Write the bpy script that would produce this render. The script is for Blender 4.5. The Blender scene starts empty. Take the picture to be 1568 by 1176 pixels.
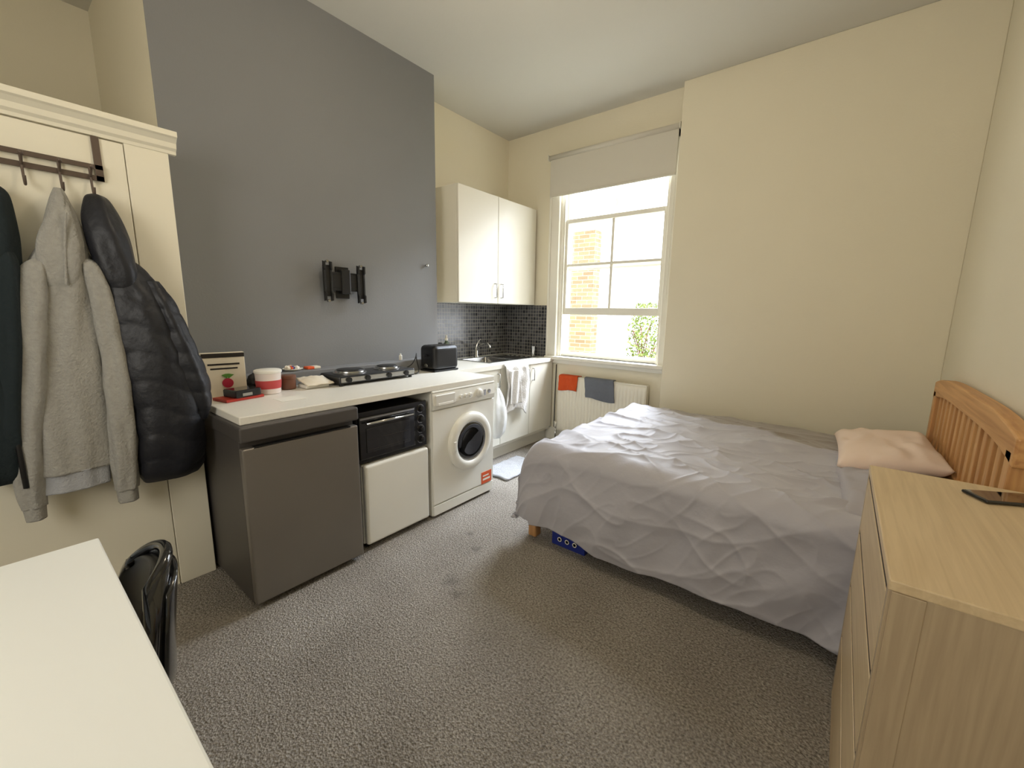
import bpy, bmesh, math, random
import numpy as np
from mathutils import Vector, Matrix, noise
random.seed(3)
SC=bpy.context.scene
COL=bpy.context.collection
H=3.172
# ------------------------------------------------------------------ materials
def srgb(r,g,b):
    def f(c):
        c/=255.
        return c/12.92 if c<=.04045 else ((c+.055)/1.055)**2.4
    return (f(r),f(g),f(b),1)
def mat(name,col,rough=.6,metal=0.,bump=0.,bscale=50.,var=0.,vscale=3.,col2=None,coat=0.,spec=None,sheen=0.):
    m=bpy.data.materials.new(name);m.use_nodes=True
    nt=m.node_tree;N=nt.nodes;L=nt.links;b=N['Principled BSDF']
    c=srgb(*col);b.inputs['Base Color'].default_value=c
    b.inputs['Roughness'].default_value=rough;b.inputs['Metallic'].default_value=metal
    if coat:b.inputs['Coat Weight'].default_value=coat
    if spec is not None:b.inputs['Specular IOR Level'].default_value=spec
    if sheen:b.inputs['Sheen Weight'].default_value=sheen
    tc=N.new('ShaderNodeTexCoord')
    if var or col2:
        n=N.new('ShaderNodeTexNoise');n.inputs['Scale'].default_value=vscale;n.inputs['Detail'].default_value=6
        L.new(tc.outputs['Object'],n.inputs['Vector'])
        r=N.new('ShaderNodeValToRGB');L.new(n.outputs['Fac'],r.inputs['Fac'])
        r.color_ramp.elements[0].position=.35;r.color_ramp.elements[1].position=.68
        c2=srgb(*col2) if col2 else tuple(x*(1-var) for x in c[:3])+(1,)
        r.color_ramp.elements[0].color=c2;r.color_ramp.elements[1].color=c
        L.new(r.outputs['Color'],b.inputs['Base Color'])
    if bump:
        n2=N.new('ShaderNodeTexNoise');n2.inputs['Scale'].default_value=bscale;n2.inputs['Detail'].default_value=4
        L.new(tc.outputs['Object'],n2.inputs['Vector'])
        bp=N.new('ShaderNodeBump');bp.inputs['Strength'].default_value=bump;bp.inputs['Distance'].default_value=.01
        L.new(n2.outputs['Fac'],bp.inputs['Height']);L.new(bp.outputs['Normal'],b.inputs['Normal'])
    return m
def wood(name,c1,c2,axis,rough=.45,scale=1.):
    m=bpy.data.materials.new(name);m.use_nodes=True
    nt=m.node_tree;N=nt.nodes;L=nt.links;b=N['Principled BSDF'];b.inputs['Roughness'].default_value=rough
    tc=N.new('ShaderNodeTexCoord');mp=N.new('ShaderNodeMapping')
    s=[38*scale]*3;s['xyz'.index(axis)]=1.6*scale
    mp.inputs['Scale'].default_value=s
    L.new(tc.outputs['Object'],mp.inputs['Vector'])
    n=N.new('ShaderNodeTexNoise');n.inputs['Scale'].default_value=1.3;n.inputs['Detail'].default_value=7;n.inputs['Distortion'].default_value=.4
    L.new(mp.outputs['Vector'],n.inputs['Vector'])
    r=N.new('ShaderNodeValToRGB');r.color_ramp.elements[0].position=.3;r.color_ramp.elements[1].position=.62
    r.color_ramp.elements[0].color=srgb(*c1);r.color_ramp.elements[1].color=srgb(*c2)
    L.new(n.outputs['Fac'],r.inputs['Fac']);L.new(r.outputs['Color'],b.inputs['Base Color'])
    bp=N.new('ShaderNodeBump');bp.inputs['Strength'].default_value=.08;bp.inputs['Distance'].default_value=.004
    L.new(n.outputs['Fac'],bp.inputs['Height']);L.new(bp.outputs['Normal'],b.inputs['Normal'])
    return m
def carpet():
    m=bpy.data.materials.new('carpet');m.use_nodes=True
    nt=m.node_tree;N=nt.nodes;L=nt.links;b=N['Principled BSDF'];b.inputs['Roughness'].default_value=.95
    b.inputs['Specular IOR Level'].default_value=.1
    tc=N.new('ShaderNodeTexCoord')
    v=N.new('ShaderNodeTexVoronoi');v.inputs['Scale'].default_value=150
    L.new(tc.outputs['Object'],v.inputs['Vector'])
    n=N.new('ShaderNodeTexNoise');n.inputs['Scale'].default_value=110;n.inputs['Detail'].default_value=4
    L.new(tc.outputs['Object'],n.inputs['Vector'])
    r=N.new('ShaderNodeValToRGB');r.color_ramp.elements[0].position=.3;r.color_ramp.elements[1].position=.7
    r.color_ramp.elements[0].color=srgb(114,107,98);r.color_ramp.elements[1].color=srgb(186,179,168)
    L.new(n.outputs['Fac'],r.inputs['Fac'])
    n3=N.new('ShaderNodeTexNoise');n3.inputs['Scale'].default_value=2.2;n3.inputs['Detail'].default_value=7
    L.new(tc.outputs['Object'],n3.inputs['Vector'])
    r3=N.new('ShaderNodeValToRGB');r3.color_ramp.elements[0].position=.3;r3.color_ramp.elements[1].position=.65
    r3.color_ramp.elements[0].color=(.78,.77,.76,1);r3.color_ramp.elements[1].color=(1,1,1,1)
    L.new(n3.outputs['Fac'],r3.inputs['Fac'])
    mx=N.new('ShaderNodeMixRGB');mx.blend_type='MULTIPLY';mx.inputs[0].default_value=1
    L.new(r.outputs['Color'],mx.inputs[1]);L.new(r3.outputs['Color'],mx.inputs[2])
    last=mx.outputs[0]
    for (sx,sy,sr) in ((1.30,1.33,.06),(1.40,1.27,.035),(1.20,1.62,.03),(1.05,1.72,.03)):
        d=N.new('ShaderNodeVectorMath');d.operation='DISTANCE';d.inputs[1].default_value=(sx,sy,0)
        ad=N.new('ShaderNodeVectorMath');ad.operation='MULTIPLY_ADD';ad.inputs[1].default_value=(.12,.12,0)
        nn=N.new('ShaderNodeTexNoise');nn.inputs['Scale'].default_value=24
        L.new(tc.outputs['Object'],nn.inputs['Vector']);L.new(nn.outputs['Color'],ad.inputs[0]);
        sb=N.new('ShaderNodeVectorMath');sb.operation='SUBTRACT';sb.inputs[1].default_value=(.06,.06,0)
        L.new(tc.outputs['Object'],sb.inputs[0]);L.new(sb.outputs[0],ad.inputs[2]);L.new(ad.outputs[0],d.inputs[0])
        mr=N.new('ShaderNodeMapRange');mr.inputs['From Min'].default_value=sr*.2;mr.inputs['From Max'].default_value=sr*1.2
        mr.inputs['To Min'].default_value=.38;mr.inputs['To Max'].default_value=0
        L.new(d.outputs['Value'],mr.inputs['Value'])
        q=N.new('ShaderNodeMixRGB');L.new(mr.outputs[0],q.inputs[0]);L.new(last,q.inputs[1]);q.inputs[2].default_value=srgb(80,76,72)
        last=q.outputs[0]
    L.new(last,b.inputs['Base Color'])
    ad2=N.new('ShaderNodeMath');ad2.operation='ADD'
    L.new(v.outputs['Distance'],ad2.inputs[0]);L.new(n.outputs['Fac'],ad2.inputs[1])
    bp=N.new('ShaderNodeBump');bp.inputs['Strength'].default_value=.8;bp.inputs['Distance'].default_value=.007
    L.new(ad2.outputs[0],bp.inputs['Height']);L.new(bp.outputs['Normal'],b.inputs['Normal'])
    return m
def brick(name,c1,c2,mort,scale,bw=.5,rh=.25,ms=.02,rough=.5,axis='x',offset=.5):
    m=bpy.data.materials.new(name);m.use_nodes=True
    nt=m.node_tree;N=nt.nodes;L=nt.links;b=N['Principled BSDF'];b.inputs['Roughness'].default_value=rough
    tc=N.new('ShaderNodeTexCoord');sp=N.new('ShaderNodeSeparateXYZ');cb=N.new('ShaderNodeCombineXYZ');ad=N.new('ShaderNodeMath')
    L.new(tc.outputs['Object'],sp.inputs[0]);L.new(sp.outputs[0],ad.inputs[0]);L.new(sp.outputs[1],ad.inputs[1])
    L.new(ad.outputs[0],cb.inputs[0]);L.new(sp.outputs[2],cb.inputs[1])
    t=N.new('ShaderNodeTexBrick');t.offset=offset
    t.inputs['Scale'].default_value=scale;t.inputs['Color1'].default_value=srgb(*c1);t.inputs['Color2'].default_value=srgb(*c2);t.inputs['Mortar'].default_value=srgb(*mort)
    t.inputs['Mortar Size'].default_value=ms;t.inputs['Brick Width'].default_value=bw;t.inputs['Row Height'].default_value=rh;t.inputs['Bias'].default_value=0
    L.new(cb.outputs[0],t.inputs['Vector']);L.new(t.outputs['Color'],b.inputs['Base Color'])
    bp=N.new('ShaderNodeBump');bp.invert=True;bp.inputs['Strength'].default_value=.4;bp.inputs['Distance'].default_value=.003
    L.new(t.outputs['Fac'],bp.inputs['Height']);L.new(bp.outputs['Normal'],b.inputs['Normal'])
    return m
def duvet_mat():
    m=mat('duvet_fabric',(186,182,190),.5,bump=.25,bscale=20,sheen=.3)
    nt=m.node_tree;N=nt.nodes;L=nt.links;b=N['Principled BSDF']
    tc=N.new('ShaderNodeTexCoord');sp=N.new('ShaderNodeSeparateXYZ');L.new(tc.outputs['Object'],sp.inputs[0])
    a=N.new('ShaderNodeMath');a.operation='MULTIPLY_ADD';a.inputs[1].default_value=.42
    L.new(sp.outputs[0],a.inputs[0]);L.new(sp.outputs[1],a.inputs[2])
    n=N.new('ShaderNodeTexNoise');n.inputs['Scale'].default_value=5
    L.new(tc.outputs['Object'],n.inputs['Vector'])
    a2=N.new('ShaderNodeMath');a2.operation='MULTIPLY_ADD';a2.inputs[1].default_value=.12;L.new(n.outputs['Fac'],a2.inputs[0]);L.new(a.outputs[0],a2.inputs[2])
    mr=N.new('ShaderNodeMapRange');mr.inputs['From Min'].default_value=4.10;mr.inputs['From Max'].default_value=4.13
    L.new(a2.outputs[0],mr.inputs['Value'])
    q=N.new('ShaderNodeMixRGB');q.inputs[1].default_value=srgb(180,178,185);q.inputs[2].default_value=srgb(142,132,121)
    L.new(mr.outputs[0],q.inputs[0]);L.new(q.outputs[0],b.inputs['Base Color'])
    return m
M={}
M['cream']=mat('wall_cream_paint',(234,226,202),.75,bump=.08,bscale=90,var=.02,vscale=1.5)
M['ceil']=mat('ceiling_paint',(212,209,199),.85,bump=.05,bscale=60)
M['grey']=mat('wall_grey_paint',(128,128,128),.7,bump=.08,bscale=90,var=.05,vscale=1.2)
M['white']=mat('white_gloss_paint',(234,230,216),.4)
M['wcream']=mat('wardrobe_cream_paint',(238,232,212),.5,bump=.03,bscale=30)
M['wpanel']=mat('cabinet_white_laminate',(232,228,214),.35)
M['appl']=mat('appliance_white_enamel',(238,236,226),.3)
M['appl2']=mat('appliance_panel_white',(222,219,209),.35)
M['worktop']=mat('worktop_laminate',(236,232,220),.35,bump=.02,bscale=200,var=.04,vscale=120)
M['desk']=mat('desk_white_laminate',(242,243,238),.35)
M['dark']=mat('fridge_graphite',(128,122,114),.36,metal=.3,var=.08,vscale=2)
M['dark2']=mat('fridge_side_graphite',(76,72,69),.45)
M['black']=mat('black_plastic',(20,20,21),.35)
M['gloss']=mat('black_gloss',(10,10,12),.1,coat=.6)
M['glassdk']=mat('dark_glass',(16,17,19),.05,coat=1.)
M['metal']=mat('brushed_steel',(170,170,168),.25,metal=1.)
M['chrome']=mat('chrome',(205,205,205),.12,metal=1.)
M['bronze']=mat('hook_brown_metal',(100,86,76),.45,metal=.3)
for a_ in 'xyz':M['pine_'+a_]=wood('pine_'+a_,(184,130,78),(214,164,106),a_)
M['oak_x']=wood('oak_x',(200,176,138),(214,191,153),'x',.4,1.6)
M['oak_y']=wood('oak_y',(200,176,138),(214,191,153),'y',.4,1.6)
M['oak_z']=wood('oak_z',(168,148,120),(182,162,132),'z',.4,1.6)
M['carpet']=carpet()
M['tile']=brick('mosaic_tile',(42,44,50),(92,92,96),(150,146,136),14,.5,.5,.035,.2,offset=0.)
M['brick']=brick('brick_yellow',(130,112,80),(104,86,60),(144,134,112),3.0,.66,.22,.02,.9)
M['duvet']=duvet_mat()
M['sheet']=mat('sheet_taupe',(176,168,160),.85,bump=.2,bscale=20)
M['pillow1']=mat('pillowcase_peach',(238,216,198),.8,bump=.25,bscale=14)
M['pillow2']=mat('pillowcase_grey',(176,172,176),.8,bump=.25,bscale=14)
M['hoodie']=mat('hoodie_grey_jersey',(166,164,157),.95,bump=.5,bscale=120,var=.12,vscale=60)
M['hoodrib']=mat('hoodie_rib',(170,172,176),.95,bump=.5,bscale=150)
M['puffer']=mat('puffer_navy_nylon',(22,24,32),.5,bump=.5,bscale=24)
M['teal']=mat('jacket_teal_fleece',(22,34,38),.9,bump=.4,bscale=60)
M['towel_or']=mat('towel_orange',(214,84,34),.95,bump=.8,bscale=150)
M['towel_gr']=mat('towel_bluegrey',(112,116,124),.95,bump=.8,bscale=150)
M['towel_wh']=mat('towel_white',(226,222,216),.95,bump=.6,bscale=90)
M['rad']=mat('radiator_enamel',(232,226,208),.4)
M['blind']=mat('blind_fabric',(214,209,195),.8,bump=.1,bscale=200)
M['red']=mat('red_card',(178,48,32),.5)
M['rasp']=mat('raspberry_red',(176,30,62),.5)
M['green']=mat('leaf_green',(96,116,52),.7,col2=(128,140,72),vscale=6)
M['leafg']=mat('printed_leaf_green',(86,140,50),.6)
M['orange']=mat('label_orange',(226,92,40),.5)
M['paper']=mat('paper_white',(238,234,222),.7)
M['pcard']=mat('card_cream',(230,220,200),.6)
M['brownj']=mat('brown_jar',(110,70,50),.4)
M['pink']=mat('powder_red_pink',(190,70,70),.5)
M['blue']=mat('shoe_box_blue',(36,52,140),.5)
M['bottle']=mat('bottle_dark_green',(60,78,60),.2)
M['bag']=mat('carrier_bag',(222,222,218),.35,bump=.4,bscale=20)
M['mat']=mat('bath_mat_grey',(170,170,172),.95,bump=.9,bscale=120)
M['gap']=mat('shadow_gap_dark',(40,33,27),.8)
M['soil']=mat('garden_ground',(150,150,130),.9)
M['bowl']=mat('tub_translucent',(226,214,206),.3)
def glass():
    m=bpy.data.materials.new('window_glass');m.use_nodes=True;nt=m.node_tree;N=nt.nodes;L=nt.links
    for n in list(N):
        if n.type!='OUTPUT_MATERIAL':N.remove(n)
    o=[n for n in N if n.type=='OUTPUT_MATERIAL'][0]
    t=N.new('ShaderNodeBsdfTransparent');g=N.new('ShaderNodeBsdfGlossy');g.inputs['Roughness'].default_value=.02
    x=N.new('ShaderNodeMixShader');x.inputs[0].default_value=.05
    L.new(t.outputs[0],x.inputs[1]);L.new(g.outputs[0],x.inputs[2]);L.new(x.outputs[0],o.inputs['Surface']);return m
M['glass']=glass()
def emis(name,col,s):
    m=bpy.data.materials.new(name);m.use_nodes=True;b=m.node_tree.nodes['Principled BSDF']
    b.inputs['Base Color'].default_value=srgb(*col);b.inputs['Emission Color'].default_value=srgb(*col);b.inputs['Emission Strength'].default_value=s;return m
# ------------------------------------------------------------------ mesh helpers
def obj(name,verts,faces,m,smooth=False):
    me=bpy.data.meshes.new(name);me.from_pydata([tuple(v) for v in verts],[],faces)
    me.validate()
    bm=bmesh.new();bm.from_mesh(me);bmesh.ops.recalc_face_normals(bm,faces=bm.faces);bm.to_mesh(me);bm.free()
    o=bpy.data.objects.new(name,me);COL.objects.link(o)
    me.materials.append(M[m] if isinstance(m,str) else m)
    if smooth:
        for p in me.polygons:p.use_smooth=True
    return o
def bev(o,w,seg=2,ang=35):
    if w>0:
        md=o.modifiers.new('bev','BEVEL');md.width=w;md.segments=seg;md.limit_method='ANGLE';md.angle_limit=math.radians(ang)
    return o
def box(name,x0,x1,y0,y1,z0,z1,m,b=.003,seg=2):
    v=[(x,y,z) for x in(x0,x1) for y in(y0,y1) for z in(z0,z1)]
    f=[(0,1,3,2),(4,6,7,5),(0,4,5,1),(2,3,7,6),(0,2,6,4),(1,5,7,3)]
    return bev(obj(name,v,f,m),b,seg)
def prism(name,prof,axis,a0,a1,m,b=0):
    v=[];n=len(prof)
    for a in(a0,a1):
        for p in prof:
            q=list(p);q.insert('xyz'.index(axis),a);v.append(q)
    f=[tuple(range(n)),tuple(range(2*n-1,n-1,-1))]+[(i,(i+1)%n,n+(i+1)%n,n+i) for i in range(n)]
    return bev(obj(name,v,f,m),b)
def cyl(name,p0,p1,r,m,r2=None,seg=28,b=0.,smooth=True):
    p0=Vector(p0);p1=Vector(p1);d=(p1-p0);q=d.to_track_quat('Z','Y');r2=r if r2 is None else r2
    v=[];
    for p,rr in((p0,r),(p1,r2)):
        for i in range(seg):
            a=2*math.pi*i/seg;v.append(p+q@Vector((rr*math.cos(a),rr*math.sin(a),0)))
    f=[tuple(range(seg)),tuple(range(2*seg-1,seg-1,-1))]+[(i,(i+1)%seg,seg+(i+1)%seg,seg+i) for i in range(seg)]
    o=obj(name,v,f,m)
    if smooth:
        for p in o.data.polygons:
            if len(p.vertices)==4:p.use_smooth=True
    return bev(o,b)
def lathe(name,c,axis,prof,m,seg=40,smooth=True):
    c=Vector(c);q=Vector(axis).to_track_quat('Z','Y');v=[];f=[]
    for r,h in prof:
        for i in range(seg):
            a=2*math.pi*i/seg;v.append(c+q@Vector((r*math.cos(a),r*math.sin(a),h)))
    n=len(prof)
    for j in range(n-1):
        for i in range(seg):f.append((j*seg+i,j*seg+(i+1)%seg,(j+1)*seg+(i+1)%seg,(j+1)*seg+i))
    if prof[0][0]>1e-5:f.append(tuple(range(seg)))
    if prof[-1][0]>1e-5:f.append(tuple(range((n-1)*seg,n*seg)))
    o=obj(name,v,f,m,smooth)
    if smooth:
        md=o.modifiers.new('es','EDGE_SPLIT');md.split_angle=math.radians(40)
    return o
def tube(name,pts,r,m,seg=8,smoothn=0,cyclic=False):
    cu=bpy.data.curves.new(name,'CURVE');cu.dimensions='3D';cu.bevel_depth=r;cu.bevel_resolution=3;cu.use_fill_caps=True
    if smoothn:
        s=cu.splines.new('NURBS');s.points.add(len(pts)-1)
        for p,q in zip(s.points,pts):p.co=(*q,1)
        s.use_endpoint_u=True;s.order_u=3;s.resolution_u=8;s.use_cyclic_u=cyclic
    else:
        s=cu.splines.new('POLY');s.points.add(len(pts)-1)
        for p,q in zip(s.points,pts):p.co=(*q,1)
        s.use_cyclic_u=cyclic
    o=bpy.data.objects.new(name,cu);COL.objects.link(o)
    dg=bpy.context.evaluated_depsgraph_get();me=bpy.data.meshes.new_from_object(o.evaluated_get(dg))
    bpy.data.objects.remove(o);bpy.data.curves.remove(cu)
    o=bpy.data.objects.new(name,me);COL.objects.link(o);me.materials.clear();me.materials.append(M[m])
    for p in me.polygons:p.use_smooth=True
    return o
def grid(name,fn,nu,nv,m,thick=0.,smooth=True,closeu=False):
    v=[fn(i/(nu-1) if not closeu else i/nu,j/(nv-1)) for j in range(nv) for i in range(nu)]
    f=[]
    for j in range(nv-1):
        for i in range(nu if closeu else nu-1):
            f.append((j*nu+i,j*nu+(i+1)%nu,(j+1)*nu+(i+1)%nu,(j+1)*nu+i))
    o=obj(name,v,f,m,smooth)
    if thick:
        s=o.modifiers.new('s','SOLIDIFY');s.thickness=thick;s.offset=0
    return o
def group(name,parts,loc=None):
    bpy.context.view_layer.update()
    pts=[o.matrix_world@Vector(c) for o in parts for c in o.bound_box]
    lo=[min(p[i] for p in pts) for i in range(3)];hi=[max(p[i] for p in pts) for i in range(3)]
    e=bpy.data.objects.new(name,None);e.empty_display_size=.1;COL.objects.link(e)
    l=Vector(((lo[0]+hi[0])/2,(lo[1]+hi[1])/2,lo[2]));e.location=l
    for o in parts:
        o.parent=e;o.matrix_parent_inverse=Matrix.Translation(-l)
    return e
def rotate(parts,c,ang,axis='Z'):
    T=Matrix.Translation(Vector(c))@Matrix.Rotation(math.radians(ang),4,axis)@Matrix.Translation(-Vector(c))
    for o in parts:o.data.transform(T)
def nz(x,y,z=0.):return noise.noise(Vector((x,y,z)))
def sm(a,b,x):
    t=min(1,max(0,(x-a)/(b-a)));return t*t*(3-2*t)
def loft(name,secs,m,seg=40,rings=50,amp=.06,k=7,seed=0,fn=None,nscale=5.):
    A=np.array(secs,float);v=[];f=[]
    def cr(u):
        i=min(int(u),len(A)-2);w=u-i
        p0=A[max(i-1,0)];p1=A[i];p2=A[i+1];p3=A[min(i+2,len(A)-1)]
        return .5*((2*p1)+(-p0+p2)*w+(2*p0-5*p1+4*p2-p3)*w*w+(-p0+3*p1-3*p2+p3)*w**3)
    for j in range(rings):
        u=j/(rings-1)*(len(A)-1);z,cx,cy,rx,ry=cr(u)
        for i in range(seg):
            a=2*math.pi*i/seg
            g=1+amp*math.sin(k*a+4*nz(seed,z*2))+amp*1.6*nz(math.cos(a)*2+seed,math.sin(a)*2,z*nscale)
            if fn:g*=fn(a,z,j/(rings-1))
            v.append((max(cx+rx*g*math.cos(a),.296),cy+ry*g*math.sin(a),z))
    for j in range(rings-1):
        for i in range(seg):f.append((j*seg+i,j*seg+(i+1)%seg,(j+1)*seg+(i+1)%seg,(j+1)*seg+i))
    f.append(tuple(range(seg)));f.append(tuple(range((rings-1)*seg,rings*seg)))
    return obj(name,v,f,m,True)
# ------------------------------------------------------------------ room shell
R=3.235;D=3.729;XL=-1.2;YB=-1.7
box('floor',XL-.2,R+.2,YB-.2,D+.25,-.1,0,'carpet',0)
box('ceiling',XL-.2,R+.2,YB-.2,D+.25,H,H+.1,'ceil',0)
cb=box('wall_chimney_breast',XL,0,.64,2.407,0,H,'cream',0)
cb.data.materials.append(M['grey'])
for p in cb.data.polygons:
    if p.center.x>-.01:p.material_index=1
box('wall_left',XL-.15,XL,YB,.64,0,H,'cream',0)
box('wall_kitchen',-.465,-.315,2.407,D,0,H,'cream',0)
box('wall_right',R,R+.15,YB,D+.2,0,H,'cream',0)
box('wall_rear',XL-.15,R+.15,YB-.15,YB,0,H,'cream',0)
wx0,wx1,wz0,wz1=.37,1.47,.92,2.80
def multi(name,boxes,m):
    v=[];f=[]
    for (x0,x1,y0,y1,z0,z1) in boxes:
        n=len(v);v+=[(x,y,z) for x in(x0,x1) for y in(y0,y1) for z in(z0,z1)]
        f+=[tuple(n+i for i in q) for q in [(0,1,3,2),(4,6,7,5),(0,4,5,1),(2,3,7,6),(0,2,6,4),(1,5,7,3)]]
    return obj(name,v,f,m)
T=.25
multi('wall_window',[(-.465,wx0,D,D+T,0,H),(wx1,R+.15,D,D+T,0,H),(wx0,wx1,D,D+T,0,wz0),(wx0,wx1,D,D+T,wz1,H)],'cream')
box('wall_window_return',1.522,R,D-.085,D,0,H,'cream',.004)
box('baseboard_window',-.315,1.5,D-.02,D,0,.14,'white',.004)
box('baseboard_right',R-.018,R,YB,D-.09,0,.14,'white',.004)
box('baseboard_return',1.53,R-.02,D-.105,D-.086,0,.14,'white',.004)
box('wall_splashback_kitchen',-.315,-.307,2.41,D-.009,.90,1.443,'tile',0)
box('wall_splashback_window',-.315,.262,D-.008,D,.90,1.443,'tile',0)
box('trim_ledge',0,.12,.66,2.405,.60,.985,'grey',.006)
# ------------------------------------------------------------------ window
W=[]
cy0=D-.035
W.append(box('casing_left',.268,.375,cy0,D,.88,2.87,'white',.006))
W.append(box('casing_left_bead',.262,.285,cy0-.012,cy0,.88,2.88,'white',.005))
W.append(box('casing_right',1.455,1.518,cy0,D,.88,2.87,'white',.006))
W.append(box('casing_top',.268,1.518,cy0,D,2.79,2.88,'white',.006))
W.append(box('sill',.262,1.52,D-.075,D+.10,.885,.92,'white',.008))
W.append(box('apron',.28,1.515,cy0+.005,D,.845,.885,'white',.004))
W.append(box('jamb_left',.37,.40,D,D+.2,.92,2.80,'white',.002))
W.append(box('jamb_right',1.44,1.47,D,D+.2,.92,2.80,'white',.002))
W.append(box('head',.40,1.44,D,D+.2,2.77,2.80,'white',.002))
W.append(box('stop_bead_left',.40,.418,D+.01,D+.03,.92,2.77,'white',.003))
W.append(box('stop_bead_right',1.422,1.44,D+.01,D+.03,.92,2.77,'white',.003))
def sash(n,x0,x1,y0,y1,z0,z1,bars_z,bar_x,bot):
    t=.04;o=[]
    o.append(box(n+'_stile_l',x0,x0+t,y0,y1,z0,z1,'white',.003));o.append(box(n+'_stile_r',x1-t,x1,y0,y1,z0,z1,'white',.003))
    o.append(box(n+'_rail_bottom',x0+t,x1-t,y0,y1,z0,z0+bot,'white',.003));o.append(box(n+'_rail_top',x0+t,x1-t,y0,y1,z1-t,z1,'white',.003))
    for z in bars_z:o.append(box(n+'_bar',x0+t,x1-t,y0+.006,y1-.006,z-.013,z+.013,'white',.003))
    o.append(box(n+'_mullion',bar_x-.013,bar_x+.013,y0+.007,y1-.007,z0+bot,z1-t,'white',.003))
    o.append(box(n+'_glass',x0+t,x1-t,(y0+y1)/2-.002,(y0+y1)/2+.002,z0+bot,z1-t,'glass',0))
    return o
W+=sash('raised_sash',.402,1.438,D+.035,D+.075,1.352,2.29,[1.845],.925,.07)
W+=sash('upper_sash',.402,1.438,D+.09,D+.13,1.80,2.77,[2.265],.925,.05)
W.append(box('frame_bottom',.40,1.44,D+.03,D+.2,.92,.955,'white',.004))
group('window_1',W)
B=[cyl('roller',(.262,D-.065,2.865),(1.51,D-.065,2.865),.022,'blind'),
   box('fabric',.275,1.50,D-.066,D-.062,2.51,2.865,'blind',0),
   box('hem_bar',.275,1.50,D-.071,D-.057,2.495,2.515,'blind',.004),
   box('bracket_left',.255,.262,D-.09,D,2.84,2.89,'white',.002),box('bracket_right',1.51,1.517,D-.09,D,2.84,2.89,'white',.002),
   tube('chain',[(1.495,D-.045,2.86),(1.495,D-.047,2.0),(1.49,D-.047,1.5)],.0025,'white')]
group('roller_blind',B)
# ------------------------------------------------------------------ wardrobe
P=[box('carcass',-.32,.262,-.75,.60,0,2.04,'wcream',.004),
   box('stile_right',.262,.28,.452,.60,.0,2.04,'wcream',.003),
   box('door_right',.262,.2795,-.12,.4495,.082,2.03,'wcream',.003),
   box('door_left',.262,.2795,-.72,-.123,.082,2.03,'wcream',.003),
   box('plinth',.262,.276,-.75,.448,0,.078,'wcream',.003),
   prism('cornice_front',[(.262,2.035),(.284,2.035),(.287,2.048),(.298,2.058),(.302,2.078),(.318,2.094),(.328,2.10),(.328,2.122),(.262,2.122)],'y',-.80,.628,'wcream',.001),
   box('top_board',-.32,.262,-.78,.61,2.04,2.12,'wcream',.003)]
P.append(prism('cornice_end',[(.60,2.035),(.604,2.045),(.612,2.056),(.616,2.075),(.624,2.095),(.630,2.10),(.630,2.122),(.60,2.122)],'x',.05,.262,'wcream',.001))
group('wardrobe',P)
hx=.2815
P=[box('strap',hx,hx+.006,.352,.376,1.87,2.032,'bronze',.001),box('strap_b',hx,hx+.006,-.05,-.026,1.87,2.032,'bronze',.001),
   box('bar_top',hx+.006,hx+.012,-.08,.376,1.905,1.923,'bronze',.001),
   box('bar_low',hx+.006,hx+.012,-.08,.376,1.862,1.882,'bronze',.001),
   box('bar_end',hx+.006,hx+.012,.352,.376,1.862,1.923,'bronze',.001)]
for y in(.065,.155,.25,.335):
    P.append(tube('hook',[(hx+.012,y,1.91),(hx+.018,y,1.86),(hx+.022,y,1.82),(hx+.035,y,1.795),(hx+.055,y,1.80),(hx+.062,y,1.825)],.004,'bronze',smoothn=1))
    P.append(tube('hook_up',[(hx+.015,y,1.87),(hx+.04,y,1.88),(hx+.06,y,1.90)],.004,'bronze',smoothn=1))
    P.append(cyl('hook_tip',(hx+.06,y,1.895),(hx+.064,y,1.91),.006,'bronze'))
group('coat_hook_rack',P)
# grey hoodie
P=[loft('body',[(1.80,.335,.235,.012,.012),(1.76,.35,.232,.035,.025),(1.68,.365,.225,.052,.042),(1.60,.37,.22,.06,.055),(1.50,.37,.212,.065,.09),(1.38,.37,.202,.068,.10),(1.15,.375,.183,.07,.112),(.9,.375,.162,.07,.118),(.72,.375,.148,.072,.116)],'hoodie',72,110,.045,9,1.3,lambda a,z,t:1+.07*math.sin(4*a+z*5)*sm(.25,.6,t)),
   loft('hem_rib',[(.725,.375,.148,.068,.112),(.70,.375,.148,.064,.106),(.645,.375,.146,.062,.105)],'hoodrib',72,14,.05,9,1.3),
   loft('sleeve_left',[(1.53,.40,.155,.02,.02),(1.48,.40,.135,.045,.042),(1.3,.41,.105,.05,.045),(1.1,.41,.08,.052,.048),(.85,.405,.045,.045,.042),(.68,.40,.03,.04,.038),(.61,.40,.03,.036,.033)],'hoodie',40,80,.08,5,4.,nscale=9),
   loft('cuff_left',[(.612,.40,.03,.033,.031),(.56,.40,.03,.03,.028)],'hoodie',30,8,.05,5,4.),
   loft('sleeve_right',[(1.54,.40,.275,.02,.02),(1.49,.41,.292,.045,.035),(1.3,.42,.305,.05,.042),(1.12,.43,.312,.052,.048),(.88,.425,.303,.05,.048),(.70,.42,.295,.042,.042),(.60,.41,.29,.038,.038)],'hoodie',40,80,.08,5,7.,nscale=9),
   loft('cuff_right',[(.602,.41,.29,.034,.034),(.545,.41,.29,.031,.033)],'hoodie',30,8,.05,5,4.),
   loft('hood',[(1.78,.345,.235,.015,.016),(1.70,.385,.23,.032,.038),(1.58,.405,.215,.04,.066),(1.46,.41,.205,.035,.058),(1.40,.405,.2,.015,.03)],'hoodie',40,40,.09,4,9.),
   tube('hood_seam',[(.435,.235,1.70),(.452,.215,1.58),(.452,.205,1.44)],.004,'hoodie',smoothn=1)]
group('hooded_sweatshirt',P)
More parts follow.
